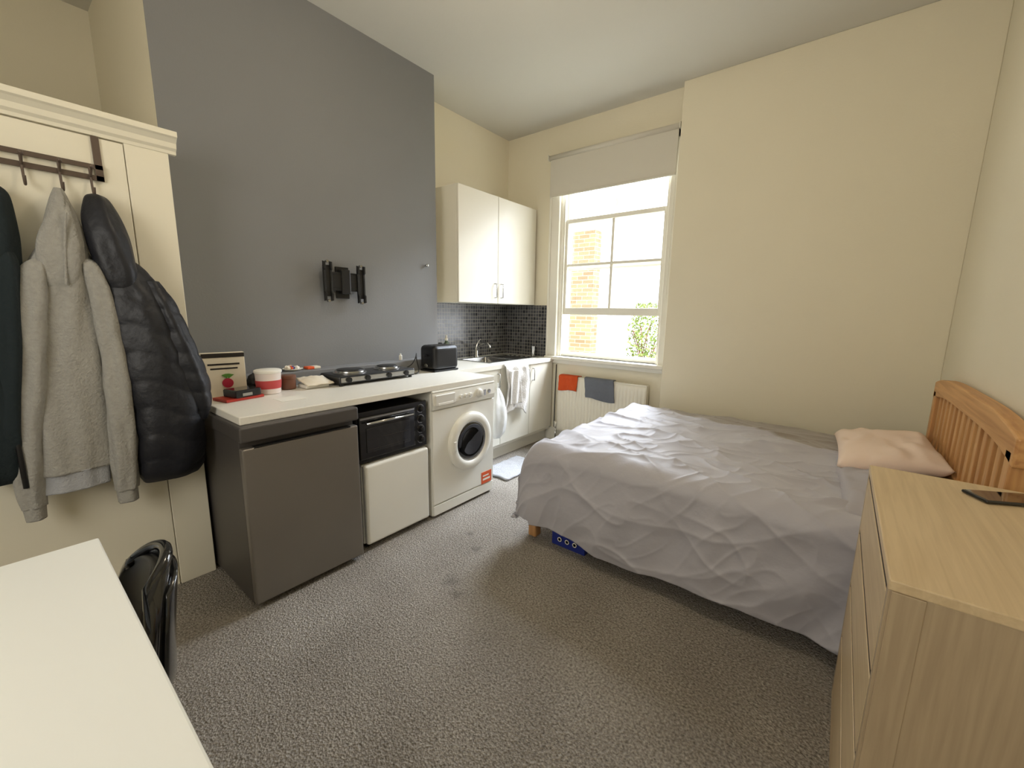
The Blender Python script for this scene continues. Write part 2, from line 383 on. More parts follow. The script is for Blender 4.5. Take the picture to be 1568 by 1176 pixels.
def quilt(a,z,t):
    return 1+.055*(abs(math.sin((z+.02*math.sin(3*a))*math.pi/.115+.5*math.sin(a)))**.6-.5)+.05*nz(a*1.5,z*9,3)
P=[loft('body',[(1.56,.37,.375,.03,.03),(1.50,.385,.385,.06,.07),(1.38,.40,.41,.085,.10),(1.2,.41,.435,.095,.12),(1.0,.415,.455,.10,.13),(.8,.415,.458,.10,.128),(.66,.40,.452,.088,.12),(.605,.39,.445,.06,.10)],'puffer',72,150,.03,5,2.2,quilt),
   loft('hood',[(1.80,.335,.335,.012,.012),(1.775,.36,.335,.04,.036),(1.68,.385,.34,.062,.058),(1.58,.395,.35,.07,.066),(1.48,.40,.362,.07,.064),(1.40,.40,.37,.05,.05)],'puffer',48,70,.05,4,5.,lambda a,z,t:1+.05*nz(a,z*12)),
   loft('sleeve',[(1.47,.42,.455,.03,.025),(1.38,.43,.48,.055,.045),(1.22,.44,.515,.065,.055),(1.05,.445,.55,.068,.06),(.93,.44,.565,.058,.05),(.86,.435,.56,.04,.035)],'puffer',44,90,.05,5,3.,lambda a,z,t:1+.09*(abs(math.sin(z*math.pi/.09+.4*math.sin(a)))**.6-.5))]
group('puffer_jacket',P)
P=[loft('body',[(1.78,.33,.075,.012,.012),(1.74,.35,.07,.04,.04),(1.62,.37,.055,.06,.06),(1.5,.375,.04,.07,.07),(1.3,.38,.02,.075,.085),(1.0,.38,-.01,.075,.085),(.78,.375,-.03,.07,.075),(.72,.37,-.03,.05,.06)],'teal',50,80,.06,6,11.),
   loft('sleeve',[(1.55,.41,.07,.02,.02),(1.48,.42,.07,.04,.03),(1.2,.43,.045,.045,.035),(.95,.42,.015,.042,.032),(.85,.41,.01,.036,.03)],'teal',36,50,.06,5,12.),
   tube('strap',[(.44,.03,1.0),(.44,.02,.9),(.445,.02,.78),(.44,.02,.7)],.008,'black')]
group('zip_jacket',P)
# ------------------------------------------------------------------ tv bracket
P=[box('wall_plate',0,.012,1.505,1.60,1.44,1.65,'black',.003),
   box('arm_upper',.012,.05,1.43,1.67,1.595,1.61,'black',.002),box('arm_lower',.012,.05,1.43,1.67,1.49,1.505,'black',.002),
   box('arm_plate',.04,.052,1.445,1.655,1.505,1.595,'black',.002),
   box('hub',.01,.06,1.52,1.585,1.47,1.63,'black',.006)]
for y,zz in((1.395,0),(1.635,-.01)):
    for dy in(0,.045):
        P.append(prism('rail',[(.05,1.42+zz),(.072,1.425+zz),(.072,1.47+zz),(.062,1.48+zz),(.062,1.615+zz),(.072,1.625+zz),(.072,1.67+zz),(.05,1.675+zz)],'y',y+dy,y+dy+.012,'black',.001))
    P.append(box('rail_web',.048,.056,y,y+.057,1.45+zz,1.65+zz,'black',.002))
for y,z in((1.42,1.68),(1.66,1.67),(1.42,1.43),(1.66,1.42)):P.append(cyl('knob',(.05,y,z-.008),(.075,y,z-.008),.008,'metal'))
group('tv_wall_bracket',P)
lathe('wall_knob',(0,2.29,1.73),(1,0,0),[(.006,0),(.006,.012),(.012,.014),(.013,.022),(.008,.028),(0,.029)],'metal')
# ------------------------------------------------------------------ worktop and appliances
box('worktop',.122,.745,.625,2.294,.866,.902,'worktop',.004)
fx=.785
P=[box('body',.13,fx-.045,.615,1.15,.015,.80,'dark2',.004),
   box('door',fx-.042,fx,.612,1.153,.03,.768,'dark',.008,3),
   box('door_seal',fx-.046,fx-.040,.625,1.14,.04,.76,'black',0),
   box('top_slab',.128,fx+.004,.607,1.158,.796,.8655,'dark2',.010,3),
   box('plinth',.15,fx-.05,.63,1.14,0,.03,'black',.002),
   box('handle_recess',fx-.03,fx+.002,.66,1.11,.766,.772,'black',.001)]
group('undercounter_fridge',P)
P=[box('cabinet',.20,.705,1.205,1.655,.03,.505,'appl',.006),
   box('door',.71,.748,1.205,1.658,.035,.512,'appl',.016,4),
   box('gasket',.704,.711,1.215,1.645,.045,.50,'gap',0),
   box('top_trim',.20,.715,1.203,1.657,.497,.512,'appl2',.004)]
for x in(.25,.68):
    for y in(1.24,1.62):P.append(cyl('foot',(x,y,0),(x,y,.032),.015,'black'))
group('mini_freezer',P)
oz=.514
P=[box('body',.32,.715,1.175,1.655,oz+.015,.81,'black',.006),
   box('front_panel',.715,.728,1.175,1.66,oz+.012,.815,'black',.004),
   box('door_frame',.728,.742,1.185,1.56,oz+.035,.79,'gloss',.005),
   box('door_window',.742,.745,1.225,1.52,oz+.07,.725,'glassdk',.003),
   cyl('handle',(.765,1.215,.755),(.765,1.53,.755),.007,'chrome'),
   cyl('handle_post',(.742,1.235,.755),(.765,1.235,.755),.005,'chrome'),cyl('handle_post_b',(.742,1.51,.755),(.765,1.51,.755),.005,'chrome'),
   box('trim_strip',.7425,.744,1.19,1.555,.775,.785,'metal',.0)]
for z in(.77,.705,.64,.575):
    P.append(lathe('knob',(.728,1.612,z),(1,0,0),[(.024,0),(.024,.004),(.019,.006),(.017,.022),(.014,.024),(0,.024)],'black'))
    P.append(lathe('knob_ring',(.728,1.612,z),(1,0,0),[(.027,0),(.027,.002),(.0,.002)],'metal'))
for x in(.36,.68):
    for y in(1.21,1.62):P.append(cyl('foot',(x,y,oz-.002),(x,y,oz+.016),.012,'black'))
for z in(.60,.66):P.append(tube('rack_wire',[(.7455,1.235,z),(.7455,1.51,z)],.0012,'gap'))
group('mini_oven',P)
wy0,wy1=1.692,2.290;wx=.745;zc=.47;yc=2.03
P=[box('cabinet',.14,wx-.012,wy0,wy1,.012,.852,'appl',.010,3),
   box('front',wx-.012,wx,wy0+.002,wy1-.002,.095,.735,'appl',.010,3),
   box('kickplate',wx-.012,wx-.002,wy0+.004,wy1-.004,.018,.088,'appl',.004),
   prism('control_panel',[(wx-.012,.738),(wx+.006,.742),(wx+.012,.775),(wx+.004,.85),(wx-.012,.852)],'y',wy0+.002,wy1-.002,'appl',.004),
   box('lid',.14,wx+.006,wy0-.001,wy1+.001,.850,.8655,'appl',.006),
   box('drawer',wx+.006,wx+.016,wy0+.02,wy0+.19,.765,.838,'appl2',.006,3),
   box('drawer_grip',wx+.014,wx+.019,wy0+.04,wy0+.17,.768,.785,'appl',.004)]
P.append(lathe('door_ring',(wx,yc,zc),(1,0,0),[(.208,0),(.208,.012),(.200,.026),(.185,.034),(.160,.036),(.146,.030),(.140,.020),(.136,.012)],'appl',64))
P.append(lathe('door_seal',(wx,yc,zc),(1,0,0),[(.150,.008),(.141,.024),(.130,.018),(.128,.010)],'metal',64))
P.append(lathe('door_glass',(wx,yc,zc),(1,0,0),[(.142,.012),(.132,.020),(.115,.026),(.09,.022),(.05,.014),(0,.012)],'glassdk',64))
P.append(box('door_handle',wx+.028,wx+.042,yc-.185,yc-.160,zc-.035,zc+.035,'appl2',.006))
P.append(lathe('dial',(wx+.008,wy0+.42,.80),(1,0,0),[(.034,0),(.034,.008),(.027,.012),(.024,.028),(.02,.031),(0,.031)],'appl2'))
for i,y in enumerate((.245,.29,.335)):P.append(lathe('small_dial',(wx+.008,wy0+y,.80),(1,0,0),[(.013,0),(.013,.010),(.011,.014),(0,.014)],'appl2'))
P.append(lathe('power_button',(wx+.008,wy0+.53,.80),(1,0,0),[(.014,0),(.014,.008),(0,.009)],'metal'))
P.append(box('display_text',wx+.009,wx+.0125,wy0+.475,wy0+.495,.775,.815,'metal',0))
P.append(box('energy_sticker',wx,wx+.0015,2.155,2.265,.095,.185,'orange',0))
P.append(box('sticker_text',wx+.0015,wx+.002,2.17,2.25,.12,.135,'paper',0));P.append(box('sticker_text',wx+.0015,wx+.002,2.17,2.235,.15,.16,'paper',0))
for x in(.2,.68):
    for y in(wy0+.05,wy1-.05):P.append(cyl('foot',(x,y,0),(x,y,.014),.02,'black'))
group('washing_machine',P)
# ------------------------------------------------------------------ sink unit
sx=.36
P=[box('carcass',-.31,.33,2.41,3.70,.12,.74,'wpanel',.003),box('carcass_rail',.30,.33,2.41,3.70,.74,.862,'wpanel',0),box('plinth',-.25,.28,2.41,3.70,0,.12,'wpanel',.002)]
for a,b_ in((2.415,2.84),(2.845,3.29),(3.295,3.70)):
    P.append(box('door',.33,.348,a,b_,.15,.86,'wpanel',.004))
def hand(x,y,z0,z1):
    return tube('handle',[(x,y,z0),(x+.028,y,z0+.004),(x+.028,y,z1-.004),(x,y,z1)],.005,'metal')
P+=[hand(.348,2.80,.70,.82),hand(.348,3.255,.70,.82),hand(.348,3.335,.70,.82)]
P.append(multi('sink_worktop',[(-.306,sx,2.409,2.84,.864,.90),(-.306,-.20,2.84,3.60,.864,.90),(.22,sx,2.84,3.60,.864,.90),(-.306,sx,3.60,3.719,.864,.90),(.0,sx,2.297,2.409,.864,.90)],'worktop'))
P.append(multi('sink_rim',[(-.215,-.185,2.825,3.615,.901,.906),(.205,.235,2.825,3.615,.901,.906),(-.185,.205,2.825,2.85,.901,.906),(-.185,.205,3.59,3.615,.901,.906),(-.185,.205,3.22,3.25,.901,.906)],'metal'))
P.append(grid('sink_bowl',lambda u,v:(-.19+.40*u,2.845+.385*v,.903-.15*min(1,(min(u,1-u,v,1-v)*6))**.6),30,30,'metal'))
P.append(grid('sink_drainer',lambda u,v:(-.19+.40*u,3.245+.355*v,.902-.006-.003*math.sin(u*40)),50,8,'metal'))
P+=[lathe('tap_base',(-.245,3.15,.90),(0,0,1),[(.028,0),(.028,.008),(.02,.02),(.019,.09),(.014,.10),(0,.10)],'chrome'),
   tube('tap_spout',[(-.245,3.15,.96),(-.20,3.145,1.03),(-.12,3.14,1.06),(-.05,3.13,1.045),(-.035,3.13,1.01)],.011,'chrome',smoothn=1),
   tube('tap_lever',[(-.245,3.15,1.0),(-.255,3.17,1.05),(-.23,3.20,1.085)],.007,'chrome',smoothn=1)]
group('kitchen_sink_unit',P)
lathe('steel_tumbler',(.12,3.655,.901),(0,0,1),[(.022,0),(.026,.11),(.024,.11),(.02,.005),(0,.005)],'chrome')
group('washing_up_bottle',[lathe('body',(-.23,2.72,.901),(0,0,1),[(.034,0),(.036,.01),(.036,.12),(.028,.16),(.014,.18),(.014,.19)],'bottle'),
   lathe('cap',(-.23,2.72,.901),(0,0,1),[(.015,.19),(.015,.21),(.008,.215),(.007,.24),(0,.24)],'paper')])
group('soap_dispenser',[lathe('body',(-.20,2.60,.901),(0,0,1),[(.030,0),(.032,.01),(.032,.10),(.02,.12),(.01,.13),(.01,.15),(0,.15)],'black'),
   tube('nozzle',[(-.20,2.60,1.045),(-.20,2.60,1.075),(-.16,2.60,1.075)],.005,'black')])
# ------------------------------------------------------------------ wall cabinet
P=[box('carcass',-.307,.073,2.57,3.70,1.445,2.417,'wpanel',.002)]
P.append(box('door_left',.075,.093,2.571,3.088,1.447,2.415,'wpanel',.004));P.append(box('door_right',.075,.093,3.093,3.70,1.447,2.415,'wpanel',.004))
P+=[hand(.093,3.045,1.50,1.63),hand(.093,3.135,1.50,1.63)]
group('wall_cabinet',P)
def towelf(u,v):
    y=2.86+.34*u+.03*math.sin(v*4);z=.885-.50*v*(1-.18*math.sin(u*3.1))
    x=.392+.012*math.sin(u*16+v*2)*(.3+v)+.012*nz(u*4,v*4)
    if v<.06:x=.365+(.027)*(v/.06)
    return (x,y-.04*v*(.5-u),z+.02*(v<.06))
group('tea_towel',[grid('cloth',towelf,50,40,'towel_wh',.004),grid('cloth_fold',lambda u,v:(.405+.010*math.sin(u*11+v*3),2.90+.17*u+.02*v,.84-.32*v),30,30,'towel_wh',.004)])
P=[loft('bag',[(.70,.40,2.74,.010,.02),(.64,.405,2.74,.025,.05),(.54,.41,2.735,.045,.085),(.40,.412,2.735,.05,.095),(.30,.405,2.74,.04,.08),(.25,.40,2.74,.02,.04)],'bag',50,50,.10,6,15.,nscale=9),
   tube('bag_handle',[(.40,2.735,.69),(.375,2.775,.80),(.39,2.76,.69)],.004,'bag',smoothn=1)]
group('carrier_bag',P)
grid('bath_mat',lambda u,v:(.42+.30*u,2.50+.5*v+.01*nz(u*5,v*5),.012+.006*nz(u*9,v*9)),24,30,'mat',.014)
# ------------------------------------------------------------------ radiator
P=[];ry=D-.095
n=26;x0,x1=.47,1.40
P.append(grid('panel',lambda u,v:(x0+(x1-x0)*u,ry-.008*abs(math.sin(u*n*math.pi))**.5*(1 if .06<v<.94 else .2),.14+.585*v),n*6+1,22,'rad',.004))
P.append(box('back_panel',x0,x1,ry+.03,ry+.05,.14,.725,'rad',.003))
P.append(multi('top_grille',[(x0+i*(x1-x0)/60,x0+(i+.55)*(x1-x0)/60,ry+.0,ry+.05,.722,.728) for i in range(60)],'rad'))
P+=[box('side_l',x0-.004,x0,ry-.004,ry+.052,.14,.732,'rad',.001),box('side_r',x1,x1+.004,ry-.004,ry+.052,.14,.732,'rad',.001),box('top_edge',x0,x1,ry-.006,ry+.002,.722,.734,'rad',.002)]
P+=[box('wall_bracket',.6,.62,ry+.05,D-.0,.2,.65,'rad',0),box('wall_bracket_b',1.25,1.27,ry+.05,D-.0,.2,.65,'rad',0)]
P+=[cyl('valve_pipe',(.44,ry+.02,0),(.44,ry+.02,.17),.008,'chrome'),cyl('valve_elbow',(.43,ry+.02,.17),(.475,ry+.02,.17),.011,'chrome'),cyl('valve_cap',(.44,ry+.02,.17),(.44,ry+.02,.23),.017,'white')]
group('radiator',P)
def drape(name,xa,xb,drop,m,skew=0,seed=0):
    def fn(u,v):
        x=xa+(xb-xa)*u+skew*v
        s=v*(drop+.10)
        if s<.10:y=ry+.055-(s/.10)*.075;z=.738+.004*math.sin(s*30)
        else:y=ry-.022-.012*nz(u*5+seed,v*5)-.006*math.sin(u*9+seed);z=.738-(s-.10)*(1+.06*math.sin(u*5+seed))
        return (x,y,z)
    return grid(name,fn,30,34,m,.008)
drape('hand_towel',.50,.71,.15,'towel_or',-.015,1)
drape('hand_towel.001',.77,1.08,.20,'towel_gr',.03,4)
tube('radiator_cable',[(.385,D-.012,.83),(.39,D-.028,.5),(.388,D-.028,.15)],.005,'black')
# ------------------------------------------------------------------ counter things
P=[box('box',.175,.215,.655,.845,.903,1.135,'pcard',.003),box('lid_band',.2155,.217,.656,.844,1.11,1.132,'gap',0),
   cyl('berry',(.2155,.76,.975),(.219,.76,.975),.025,'rasp'),
   prism('leaf',[(.735,1.018),(.758,.998),(.761,1.01),(.765,.998),(.79,1.018),(.768,1.024),(.752,1.024)],'x',.2155,.219,'leafg'),
   box('title',.2155,.2165,.68,.82,1.070,1.079,'gap',0),box('title_b',.2155,.2165,.69,.81,1.048,1.056,'gap',0)]
rotate(P,(.2,.75,.9),-8)
group('game_box',P)
P=[box('book',.255,.375,.675,.865,.903,.917,'red',.002),box('pages',.258,.372,.678,.862,.906,.914,'paper',0)]
rotate(P,(.31,.77,.9),12);group('red_book',P)
P=[box('body',.27,.38,.72,.85,.9175,.955,'black',.006,3),box('top_panel',.275,.375,.725,.845,.954,.9565,'gloss',.001),box('port',.3795,.3815,.75,.80,.925,.94,'metal',0)]
rotate(P,(.32,.78,.9),14);group('set_top_box',P)
tbx,tby=.27,.935
P=[lathe('tub',(tbx,tby,.903),(0,0,1),[(.054,0),(.058,.004),(.064,.115),(.062,.115),(.056,.10),(0,.10)],'bowl'),
   lathe('powder',(tbx,tby,.903),(0,0,1),[(.0605,.03),(.0645,.075),(.0,.076)],'pink'),
   lathe('lid',(tbx,tby,.903),(0,0,1),[(.066,.114),(.068,.118),(.068,.128),(.062,.132),(0,.132)],'paper')]
group('storage_tub',P)
P=[lathe('jar',(.22,1.06,.903),(0,0,1),[(.036,0),(.04,.004),(.04,.06),(.036,.064)],'brownj'),lathe('jar_lid',(.22,1.06,.903),(0,0,1),[(.042,.062),(.042,.078),(.038,.082),(0,.082)],'brownj')]
group('glass_jar',P)
P=[grid('packet',lambda u,v:(.19+.15*u,1.115+.16*v,.925+.022*math.sin(u*3.1)*math.sin(v*3.1)+.03*(1-u)+.006*nz(u*5,v*5)),20,20,'pcard',.006)]
P.append(box('packet_base',.20,.31,1.12,1.26,.903,.925,'paper',.006))
group('paper_packet',P)
box('paper_sheet',.45,.56,.88,1.0,.9025,.9035,'paper',0)
P=[lathe('plate',(.06,1.16,.986),(0,0,1),[(.04,0),(.045,.003),(.058,.012),(.056,.014),(.04,.006),(0,.005)],'paper')]
for i in range(16):
    a=random.uniform(0,6.28);r=random.uniform(0,.04);P.append(cyl('snack',(.06+r*math.cos(a),1.16+r*math.sin(a),.992),(.062+r*math.cos(a+.4),1.16+r*math.sin(a+.4),1.012),.012,random.choice(['orange','red','paper','pcard','blue'])))
for dy,c in((-.10,'blue'),(.10,'orange'),(.14,'pcard')):P.append(box('wrapper',.03,.09,1.16+dy-.02,1.16+dy+.025,.986,1.002,c,.004))
group('snack_plate',P)
def blob(name,c,r,m,amp=.2,seed=0,sc=3,n=28):
    def fn(u,v):
        a=u*2*math.pi;b=v*math.pi
        d=Vector((math.sin(b)*math.cos(a),math.sin(b)*math.sin(a),math.cos(b)))
        k=1+amp*noise.noise(d*sc+Vector((seed,0,0)))
        return (c[0]+d.x*r[0]*k,c[1]+d.y*r[1]*k,max(c[2]+d.z*r[2]*k,c[2]-r[2]))
    return grid(name,fn,n,n//2+1,m,closeu=True)
blob('plastic_bag',(.160,.93,.955),(.022,.065,.052),'black',.35,3)
P=[box('body',.135,.375,1.29,1.86,.915,.965,'black',.012,3),box('front_trim',.372,.378,1.30,1.85,.925,.955,'metal',.002)]
for y,r in((1.43,.092),(1.71,.078)):
    P.append(lathe('ring',(.255,y,.965),(0,0,1),[(r+.012,0),(r+.012,.004),(r+.002,.008),(r,.016),(r-.006,.019),(0,.017)],'metal',48))
    P.append(lathe('plate',(.255,y,.965),(0,0,1),[(r-.010,.016),(r-.012,.0235),(r-.016,.025),(0,.025)],'black',48))
for y in(1.35,1.48,1.64,1.78):P.append(lathe('knob',(.376,y,.94),(1,0,0),[(.017,0),(.016,.014),(0,.015)],'black'))
for x in(.155,.355):
    for y in(1.31,1.83):P.append(cyl('foot',(x,y,.902),(x,y,.917),.012,'black'))
group('double_hotplate',P)
tube('power_cable',[(.20,1.87,.94),(.23,1.93,.95),(.25,1.97,1.02),(.22,2.0,1.06),(.19,2.02,1.0),(.26,1.99,.93),(.32,1.93,.908),(.27,1.9,.908)],.004,'black',smoothn=1)
lathe('small_bottle',(.05,1.98,.986),(0,0,1),[(.012,0),(.013,.002),(.013,.035),(.006,.04),(.006,.05),(0,.05)],'paper')
P=[box('body',.145,.325,2.085,2.345,.912,1.105,'black',.035,5),box('base',.15,.32,2.09,2.34,.903,.916,'black',.003),
   box('slot',.195,.215,2.13,2.30,1.103,1.1065,'gap',0),box('slot_b',.255,.275,2.13,2.30,1.103,1.1065,'gap',0),
   box('lever',.215,.255,2.068,2.086,1.02,1.035,'black',.004),cyl('dial',(.235,2.086,.95),(.235,2.074,.95),.014,'metal')]
group('toaster',P)
# ------------------------------------------------------------------ bed
bx0,bx1,by0,by1=1.335,3.20,1.945,3.42
hy0,hy1=1.895,3.30
P=[]
for y in(by0,by1-.06):
    P.append(box('foot_post',bx0,bx0+.055,y,y+.06,0,.44,'pine_z',.006))
for y in(hy0,hy1-.06):
    P.append(box('head_post',bx1-.03,bx1+.018,y,y+.06,0,.97,'pine_z',.006))
P.append(box('foot_rail',bx0+.012,bx0+.04,by0+.06,by1-.06,.20,.38,'pine_y',.004))
P.append(box('side_rail_near',bx0+.055,bx1-.035,by0+.018,by0+.045,.20,.34,'pine_x',.004))
P.append(box('side_rail_far',bx0+.055,bx1-.035,by1-.045,by1-.018,.20,.34,'pine_x',.004))
for i in range(14):P.append(box('bed_slat',bx0+.10+i*.125,bx0+.17+i*.125,by0+.045,by1-.045,.25,.27,'pine_y',0))
def rail(z0f,z1f,x0,x1,name):
    n=24;v=[];f=[]
    for i in range(n+1):
        y=hy0-.015+(hy1-hy0+.03)*i/n
        for x in(x0,x1):
            for z in(z0f(y),z1f(y)):v.append((x,y,z))
    for i in range(n):
        a=i*4;b=a+4
        f+=[(a,a+1,b+1,b),(a+2,b+2,b+3,a+3),(a,b,b+2,a+2),(a+1,a+3,b+3,b+1)]
    f+=[(0,2,3,1),(n*4,n*4+1,n*4+3,n*4+2)]
    return bev(obj(name,v,f,'pine_y'),.008,3)
arch=lambda y:1.02+.04*(1-abs((y-(hy0+hy1)/2)/((hy1-hy0)/2))**4)
P.append(rail(lambda y:arch(y)-.095,arch,bx1-.03,bx1+.022,'head_top_rail'))
P.append(rail(lambda y:.60,lambda y:.68,bx1-.02,bx1+.012,'head_mid_rail'))
P.append(box('head_low_rail',bx1-.02,bx1+.012,hy0+.06,hy1-.06,.22,.36,'pine_y',.004))
ns=14
for i in range(ns):
    y=hy0+.10+(hy1-hy0-.2)*i/(ns-1)
    P.append(box('head_slat',bx1-.014,bx1+.006,y-.022,y+.022,.67,arch(y)-.085,'pine_z',.003))
P.append(box('mattress',bx0+.06,bx1-.04,by0+.05,by1-.05,.275,.535,'sheet',.05,4))
def cloth_z(x,y):
    h=.0
    h+=.020*nz(x*1.8,y*1.8,1)
    h+=.010*nz(x*4.5,y*4.5,2)
    for (s,a,rot,seed) in((3.6,.022,.35,3),(6.2,.014,-.5,5),(10.5,.007,.8,8)):
        xx=x*math.cos(rot)+y*math.sin(rot);yy=-x*math.sin(rot)+y*math.cos(rot)
        r=1-abs(nz(xx*s*.38+.5*nz(x*2,y*2,seed),yy*s,seed)*2.1)
        h+=a*max(0,r)**3.6*(1-.7*sm(4.0,4.2,y+.42*x))*(.6+.4*sm(-.25,.3,nz(x*1.5,y*1.5,seed+20)))
    return h
top=.582;rr=.085
xs0=bx0-.02;ye0=by0-.035;ye1=by1+.03
Lx=(2.96-xs0);
def edge(s,r):
    q=r*math.pi/2
    if s>=q:return s-q+r,0.
    if s>=0:
        a=(1-s/q)*math.pi/2
        return r-r*math.sin(a),r-r*math.cos(a)
    return 0.,r-s
def duvet(u,v):
    su=-.30+(Lx+.30+.03)*u
    px,dx=edge(su,rr)
    x=xs0+px
    hem=.395+.045*sm(1.35,2.05,x)-.02*sm(2.2,2.9,x)+.014*math.sin(x*7)+.02*nz(x*2.5,7)
    width=ye1-ye0
    tot=hem+width+.25-0.06
    sv=-hem+tot*v
    if sv<width/2:
        py,dy=edge(sv,rr);y=ye0+py;side=-1
    else:
        py,dy=edge(width-sv+.0,rr);y=ye1-py;side=1
    lump=cloth_z(x,ye0+sv)
    base=top+.02*math.sin(min(1,max(0,(x-xs0)/1.7))*3.14)+.012
    z=base-dx-dy
    flat=1-min(1,(dx+dy)/rr)
    z+=lump*(.12+.88*flat)
    if dy>0:
        k=sm(rr*.3,.40,dy)
        ph=x*11+3.2*nz(x*1.3,3)+dy*3.0*nz(x*.9,11)
        fold=(.5+.5*math.sin(ph))**1.5
        fold2=nz(x*6+dy*2,dy*2.0,4)
        y+=side*(.004+.008*k+.044*k*fold*(.5+.5*sm(-.3,.3,nz(x*1.7,31)))+.028*k*fold2+.6*lump*sm(0,rr,dy))
        x+=.012*k*nz(x*5,dy*3,9)
    if dx>rr*.7:
        k=sm(rr*.7,.3,dx)
        x-=.006+.014*k*(.5+.5*math.sin(y*15+nz(y*3,2)*2))
    zmin=.155+.02*nz(x*6,y*6)
    if z<zmin and dx>.0:z=zmin+(z-zmin)*.05
    return (x,y,z)
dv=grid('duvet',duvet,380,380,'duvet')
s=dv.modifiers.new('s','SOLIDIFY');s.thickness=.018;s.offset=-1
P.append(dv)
def pillow(name,c,a,b,h,rz,m,tilt=0,seed=0):
    n=46;v=[];f=[]
    for sgn in(1,-1):
        for j in range(n):
            for i in range(n):
                u=-1+2*i/(n-1);w=-1+2*j/(n-1)
                t=max(0,(1-u**4)*(1-w**4))**.45
                x=a*u*(1-.06*(1-w*w)*(abs(u)**6))
                y=b*w*(1-.06*(1-u*u)*(abs(w)**6))
                z=sgn*h*t*(1+.15*nz(u*2+seed,w*2)*1)+.012*t*nz(u*3+seed,w*3,seed)*2
                v.append((x,y,z))
    N2=n*n
    for s_ in(0,1):
        for j in range(n-1):
            for i in range(n-1):
                q=s_*N2+j*n+i;f.append((q,q+1,q+n+1,q+n))
    o=obj(name,v,f,m,True)
    bm=bmesh.new();bm.from_mesh(o.data);bmesh.ops.remove_doubles(bm,verts=bm.verts,dist=1e-5);bmesh.ops.recalc_face_normals(bm,faces=bm.faces);bm.to_mesh(o.data);bm.free()
    for p in o.data.polygons:p.use_smooth=True
    o.data.transform(Matrix.Translation(Vector(c))@Matrix.Rotation(rz,4,'Z')@Matrix.Rotation(tilt,4,'Y'))
    return o
P.append(pillow('pillow_grey',(2.985,2.33,.60),.20,.33,.065,.05,'pillow2',-.05,3))
P.append(pillow('pillow_under',(2.97,2.95,.60),.20,.36,.06,-.02,'pillow2',-.02,5))
P.append(pillow('pillow_peach',(2.97,2.90,.675),.205,.36,.058,.03,'pillow1',-.16,1))
group('double_bed',P)
P=[box('box',1.50,1.72,1.96,2.26,0,.10,'blue',.003),box('lid',1.495,1.725,1.955,2.265,.085,.115,'blue',.003)]
for x in(1.56,1.61,1.66):P.append(lathe('logo_ring',(x,1.955,.05),(0,-1,0),[(.014,.005),(.014,.007),(.009,.007),(.009,.005)],'paper'))
group('shoe_box',P)
blob('storage_bag',(2.3,2.35,.08),(.26,.2,.08),'black',.2,8)
# ------------------------------------------------------------------ chest of drawers
cx0,cx1,c0,c1,cz=2.85,3.215,1.0,1.775,.882
P=[box('top',cx0-.004,cx1,c0-.004,c1+.004,cz-.022,cz,'oak_y',.003),
   box('side_near',cx0+.018,cx1,c0,c0+.018,0,cz-.022,'oak_z',.002),box('side_far',cx0+.018,cx1,c1-.018,c1,0,cz-.022,'oak_z',.002),
   box('back',cx1-.01,cx1,c0+.018,c1-.018,.05,cz-.022,'oak_z',0),
   box('edge_near',cx0-.003,cx0+.019,c0-.001,c0+.020,0,cz-.022,'oak_z',.002),box('edge_far',cx0-.003,cx0+.019,c1-.020,c1+.001,0,cz-.022,'oak_z',.002),
   box('side_post',cx0+.002,cx0+.05,c0-.005,c0,0,cz-.022,'oak_z',.0015),
   box('gap_shade_fill',cx0-.001,cx1-.02,c0+.0205,c1-.0205,.05,cz-.0225,'gap',0),  # dark filler almost flush with the drawers, gap shade put into its colour
   box('plinth',cx0-.002,cx0+.03,c0+.021,c1-.021,0,.06,'oak_y',0)]
zz=.068;nd=4;hd=(cz-.024-zz)/nd
for i in range(nd):
    P.append(box('drawer_front',cx0-.003,cx0+.016,c0+.024,c1-.024,zz+i*hd+.004,zz+(i+1)*hd-.016,'oak_y',.001))
group('chest_of_drawers',P)
P=[box('body',3.055,3.135,1.56,1.72,cz+.001,cz+.010,'gloss',.004,3),box('screen',3.059,3.131,1.566,1.714,cz+.0098,cz+.0106,'glassdk',0)]
rotate(P,(3.09,1.64,cz),-62)
for o in P:o.data.transform(Matrix.Translation((.035,.03,0)))
group('smartphone',P)
# ------------------------------------------------------------------ desk
P=[box('top',1.218,2.42,-.58,.119,.722,.75,'desk',.004)]
for x in(1.25,2.35):
    for y in(-.55,.055):P.append(box('leg',x,x+.04,y,y+.04,0,.722,'desk',.003))
P+=[box('apron_back',1.29,2.35,.07,.085,.66,.722,'desk',.001),box('apron_front',1.29,2.35,-.54,-.525,.66,.722,'desk',.001),box('apron_l',1.262,1.277,-.51,.055,.66,.722,'desk',.001)]
group('desk',P)
# ------------------------------------------------------------------ chair
cxx,cyy=1.40,.185
def back(u,v,k=1.,off=0.):
    a=(u*2-1)
    z=.40+.345*v
    w=.155*(1-.42*abs(2*v-1)**3.0)*k
    x=cxx+w*math.sin(a*1.25)/math.sin(1.25)
    y=cyy+off-.06*(1-math.cos(a*1.25))*1.3+.035*v**2
    return (x,y,z-.05*(a*a)*v)
P=[]
bk=grid('backrest',back,36,30,'gloss',.022);md=bk.modifiers.new('b','BEVEL');md.width=.008;md.segments=3;md.limit_method='ANGLE'
P.append(bk)
rim=[back(u,1) for u in np.linspace(0,1,24)]+[back(1,v) for v in np.linspace(.96,.0,24)]+[back(u,0) for u in np.linspace(.96,.0,24)]+[back(0,v) for v in np.linspace(.04,.96,24)]
P.append(tube('back_rim',rim,.014,'gloss',cyclic=True))
P.append(grid('back_pad',lambda u,v:back(.06+.88*u,.06+.88*v,1,-.018),26,22,'black',.022))
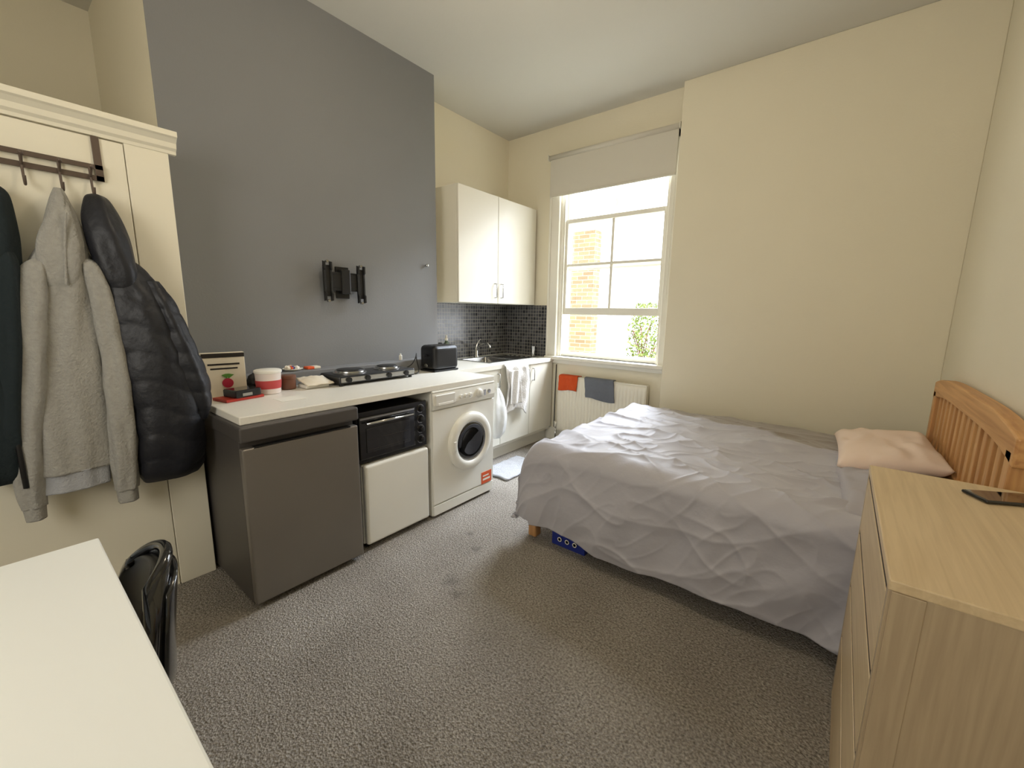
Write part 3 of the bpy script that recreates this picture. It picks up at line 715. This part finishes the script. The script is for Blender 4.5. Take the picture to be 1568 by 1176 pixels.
P.append(grid('back_shell',lambda u,v:back(.06+.88*u,.06+.84*v,1,.018),26,22,'gloss',.014))
st=pillow('seat',(cxx,-.03,.44),.19,.18,.035,0,'gloss',0,2)
P.append(st)
for sx_ in(-1,1):
    P.append(tube('side_frame',[(cxx+sx_*.15,-.17,.012),(cxx+sx_*.15,-.14,.41),(cxx+sx_*.15,.08,.42),(cxx+sx_*.13,.14,.50),(cxx+sx_*.11,.165,.60)],.011,'gloss',smoothn=1))
    P.append(tube('rear_leg',[(cxx+sx_*.14,.03,.42),(cxx+sx_*.14,.05,.2),(cxx+sx_*.14,.07,.012)],.011,'gloss',smoothn=1))
P.append(tube('cross_bar',[(cxx-.14,.05,.2),(cxx+.14,.05,.2)],.008,'gloss'))
group('desk_chair',P)
# ------------------------------------------------------------------ ceiling light (just above frame)
M['lampglass']=emis('lamp_opal_glass',(255,232,200),1.5)
P=[lathe('rose',(1.55,1.35,H),(0,0,-1),[(.07,0),(.07,.02),(.05,.03),(0,.03)],'white'),
   lathe('opal_shade',(1.55,1.35,H-.03),(0,0,-1),[(.05,0),(.13,.02),(.165,.06),(.15,.10),(.09,.125),(0,.13)],'lampglass')]
group('ceiling_light',P)
# ------------------------------------------------------------------ outside
box('ground_outside',-14,14,D+.3,30,-3.2,-3.0,'soil',0)
multi('neighbour_brick_building',[(-6,-.95,7.0,7.25,-3,2.85)],'brick')
bush=[]
for i in range(2200):
    a=random.uniform(0,6.28);r=.38*random.random()**.5;h=random.uniform(-1,1)
    c=Vector((-.52+r*math.cos(a)*math.sqrt(max(0,1-h*h*.8)),8.6+r*math.sin(a),.75+h*.85))
    bush.append(c)
v=[];f=[]
for c in bush:
    s=random.uniform(.025,.05);d1=Vector((random.gauss(0,1),random.gauss(0,1),random.gauss(0,1))).normalized()*s
    d2=Vector((random.gauss(0,1),random.gauss(0,1),random.gauss(0,1))).normalized()*s
    n=len(v);v+=[c-d1,c+d2*.6,c+d1,c-d2*.6];f.append((n,n+1,n+2,n+3))
leaf=obj('leaves',v,f,'green')
tr=[tube('trunk',[(-.55,8.6,-3.0),(-.52,8.6,-1.2),(-.56,8.6,.4)],.04,'brownj')]
for i in range(8):
    a=i*.8;tr.append(tube('branch',[(-.55,8.6,-.2+i*.1),(-.55+.12*math.cos(a),8.6+.12*math.sin(a),.3+i*.1),(-.55+.26*math.cos(a),8.6+.26*math.sin(a),.7+i*.07)],.012,'brownj',smoothn=1))
group('garden_tree',[leaf]+tr)
# ------------------------------------------------------------------ lights / world
w=bpy.data.worlds.new('World');SC.world=w;w.use_nodes=True
bg=w.node_tree.nodes['Background'];bg.inputs[0].default_value=(.93,.96,1,1);bg.inputs[1].default_value=6.5
def area(name,loc,sx,sy,e,col,tgt):
    l=bpy.data.lights.new(name,'AREA');l.shape='RECTANGLE';l.size=sx;l.size_y=sy;l.energy=e;l.color=col
    o=bpy.data.objects.new(name,l);o.location=loc;COL.objects.link(o)
    d=Vector(tgt)-o.location;o.rotation_euler=d.to_track_quat('-Z','Y').to_euler();return o
area('sky_light',(1.4,6.2,4.6),3,2.2,1700,(.78,.87,1),(1.5,2.2,.5))
l=bpy.data.lights.new('ceiling_bulb','POINT');l.energy=21;l.color=(1,.87,.68);l.shadow_soft_size=.16
o=bpy.data.objects.new('ceiling_bulb',l);o.location=(1.55,1.35,H-.36);COL.objects.link(o)
area('rear_fill_light',(1.9,-1.6,1.9),1.6,1.4,42,(1,.96,.89),(.4,1.8,1.3))  # unseen fill lamp added behind the camera, aimed to brighten the left side
# ------------------------------------------------------------------ camera
yaw,pit,rol=.668,.171,.016
cy,sy=math.cos(yaw),math.sin(yaw);ct,st_=math.cos(pit),math.sin(pit)
F=Vector((-sy*ct,cy*ct,-st_));Rr=Vector((cy,sy,0));U=Rr.cross(F)
c,s_=math.cos(rol),math.sin(rol);R2=c*Rr+s_*U;U2=-s_*Rr+c*U
mm=Matrix(((R2.x,U2.x,-F.x,2.722),(R2.y,U2.y,-F.y,0),(R2.z,U2.z,-F.z,1.364),(0,0,0,1)))
cam=bpy.data.cameras.new('camera');cam.sensor_width=36;cam.lens=14.548;cam.clip_start=.02
co=bpy.data.objects.new('camera',cam);co.matrix_world=mm;COL.objects.link(co);SC.camera=co
SC.view_settings.view_transform='Standard';SC.view_settings.look='None';SC.view_settings.exposure=0
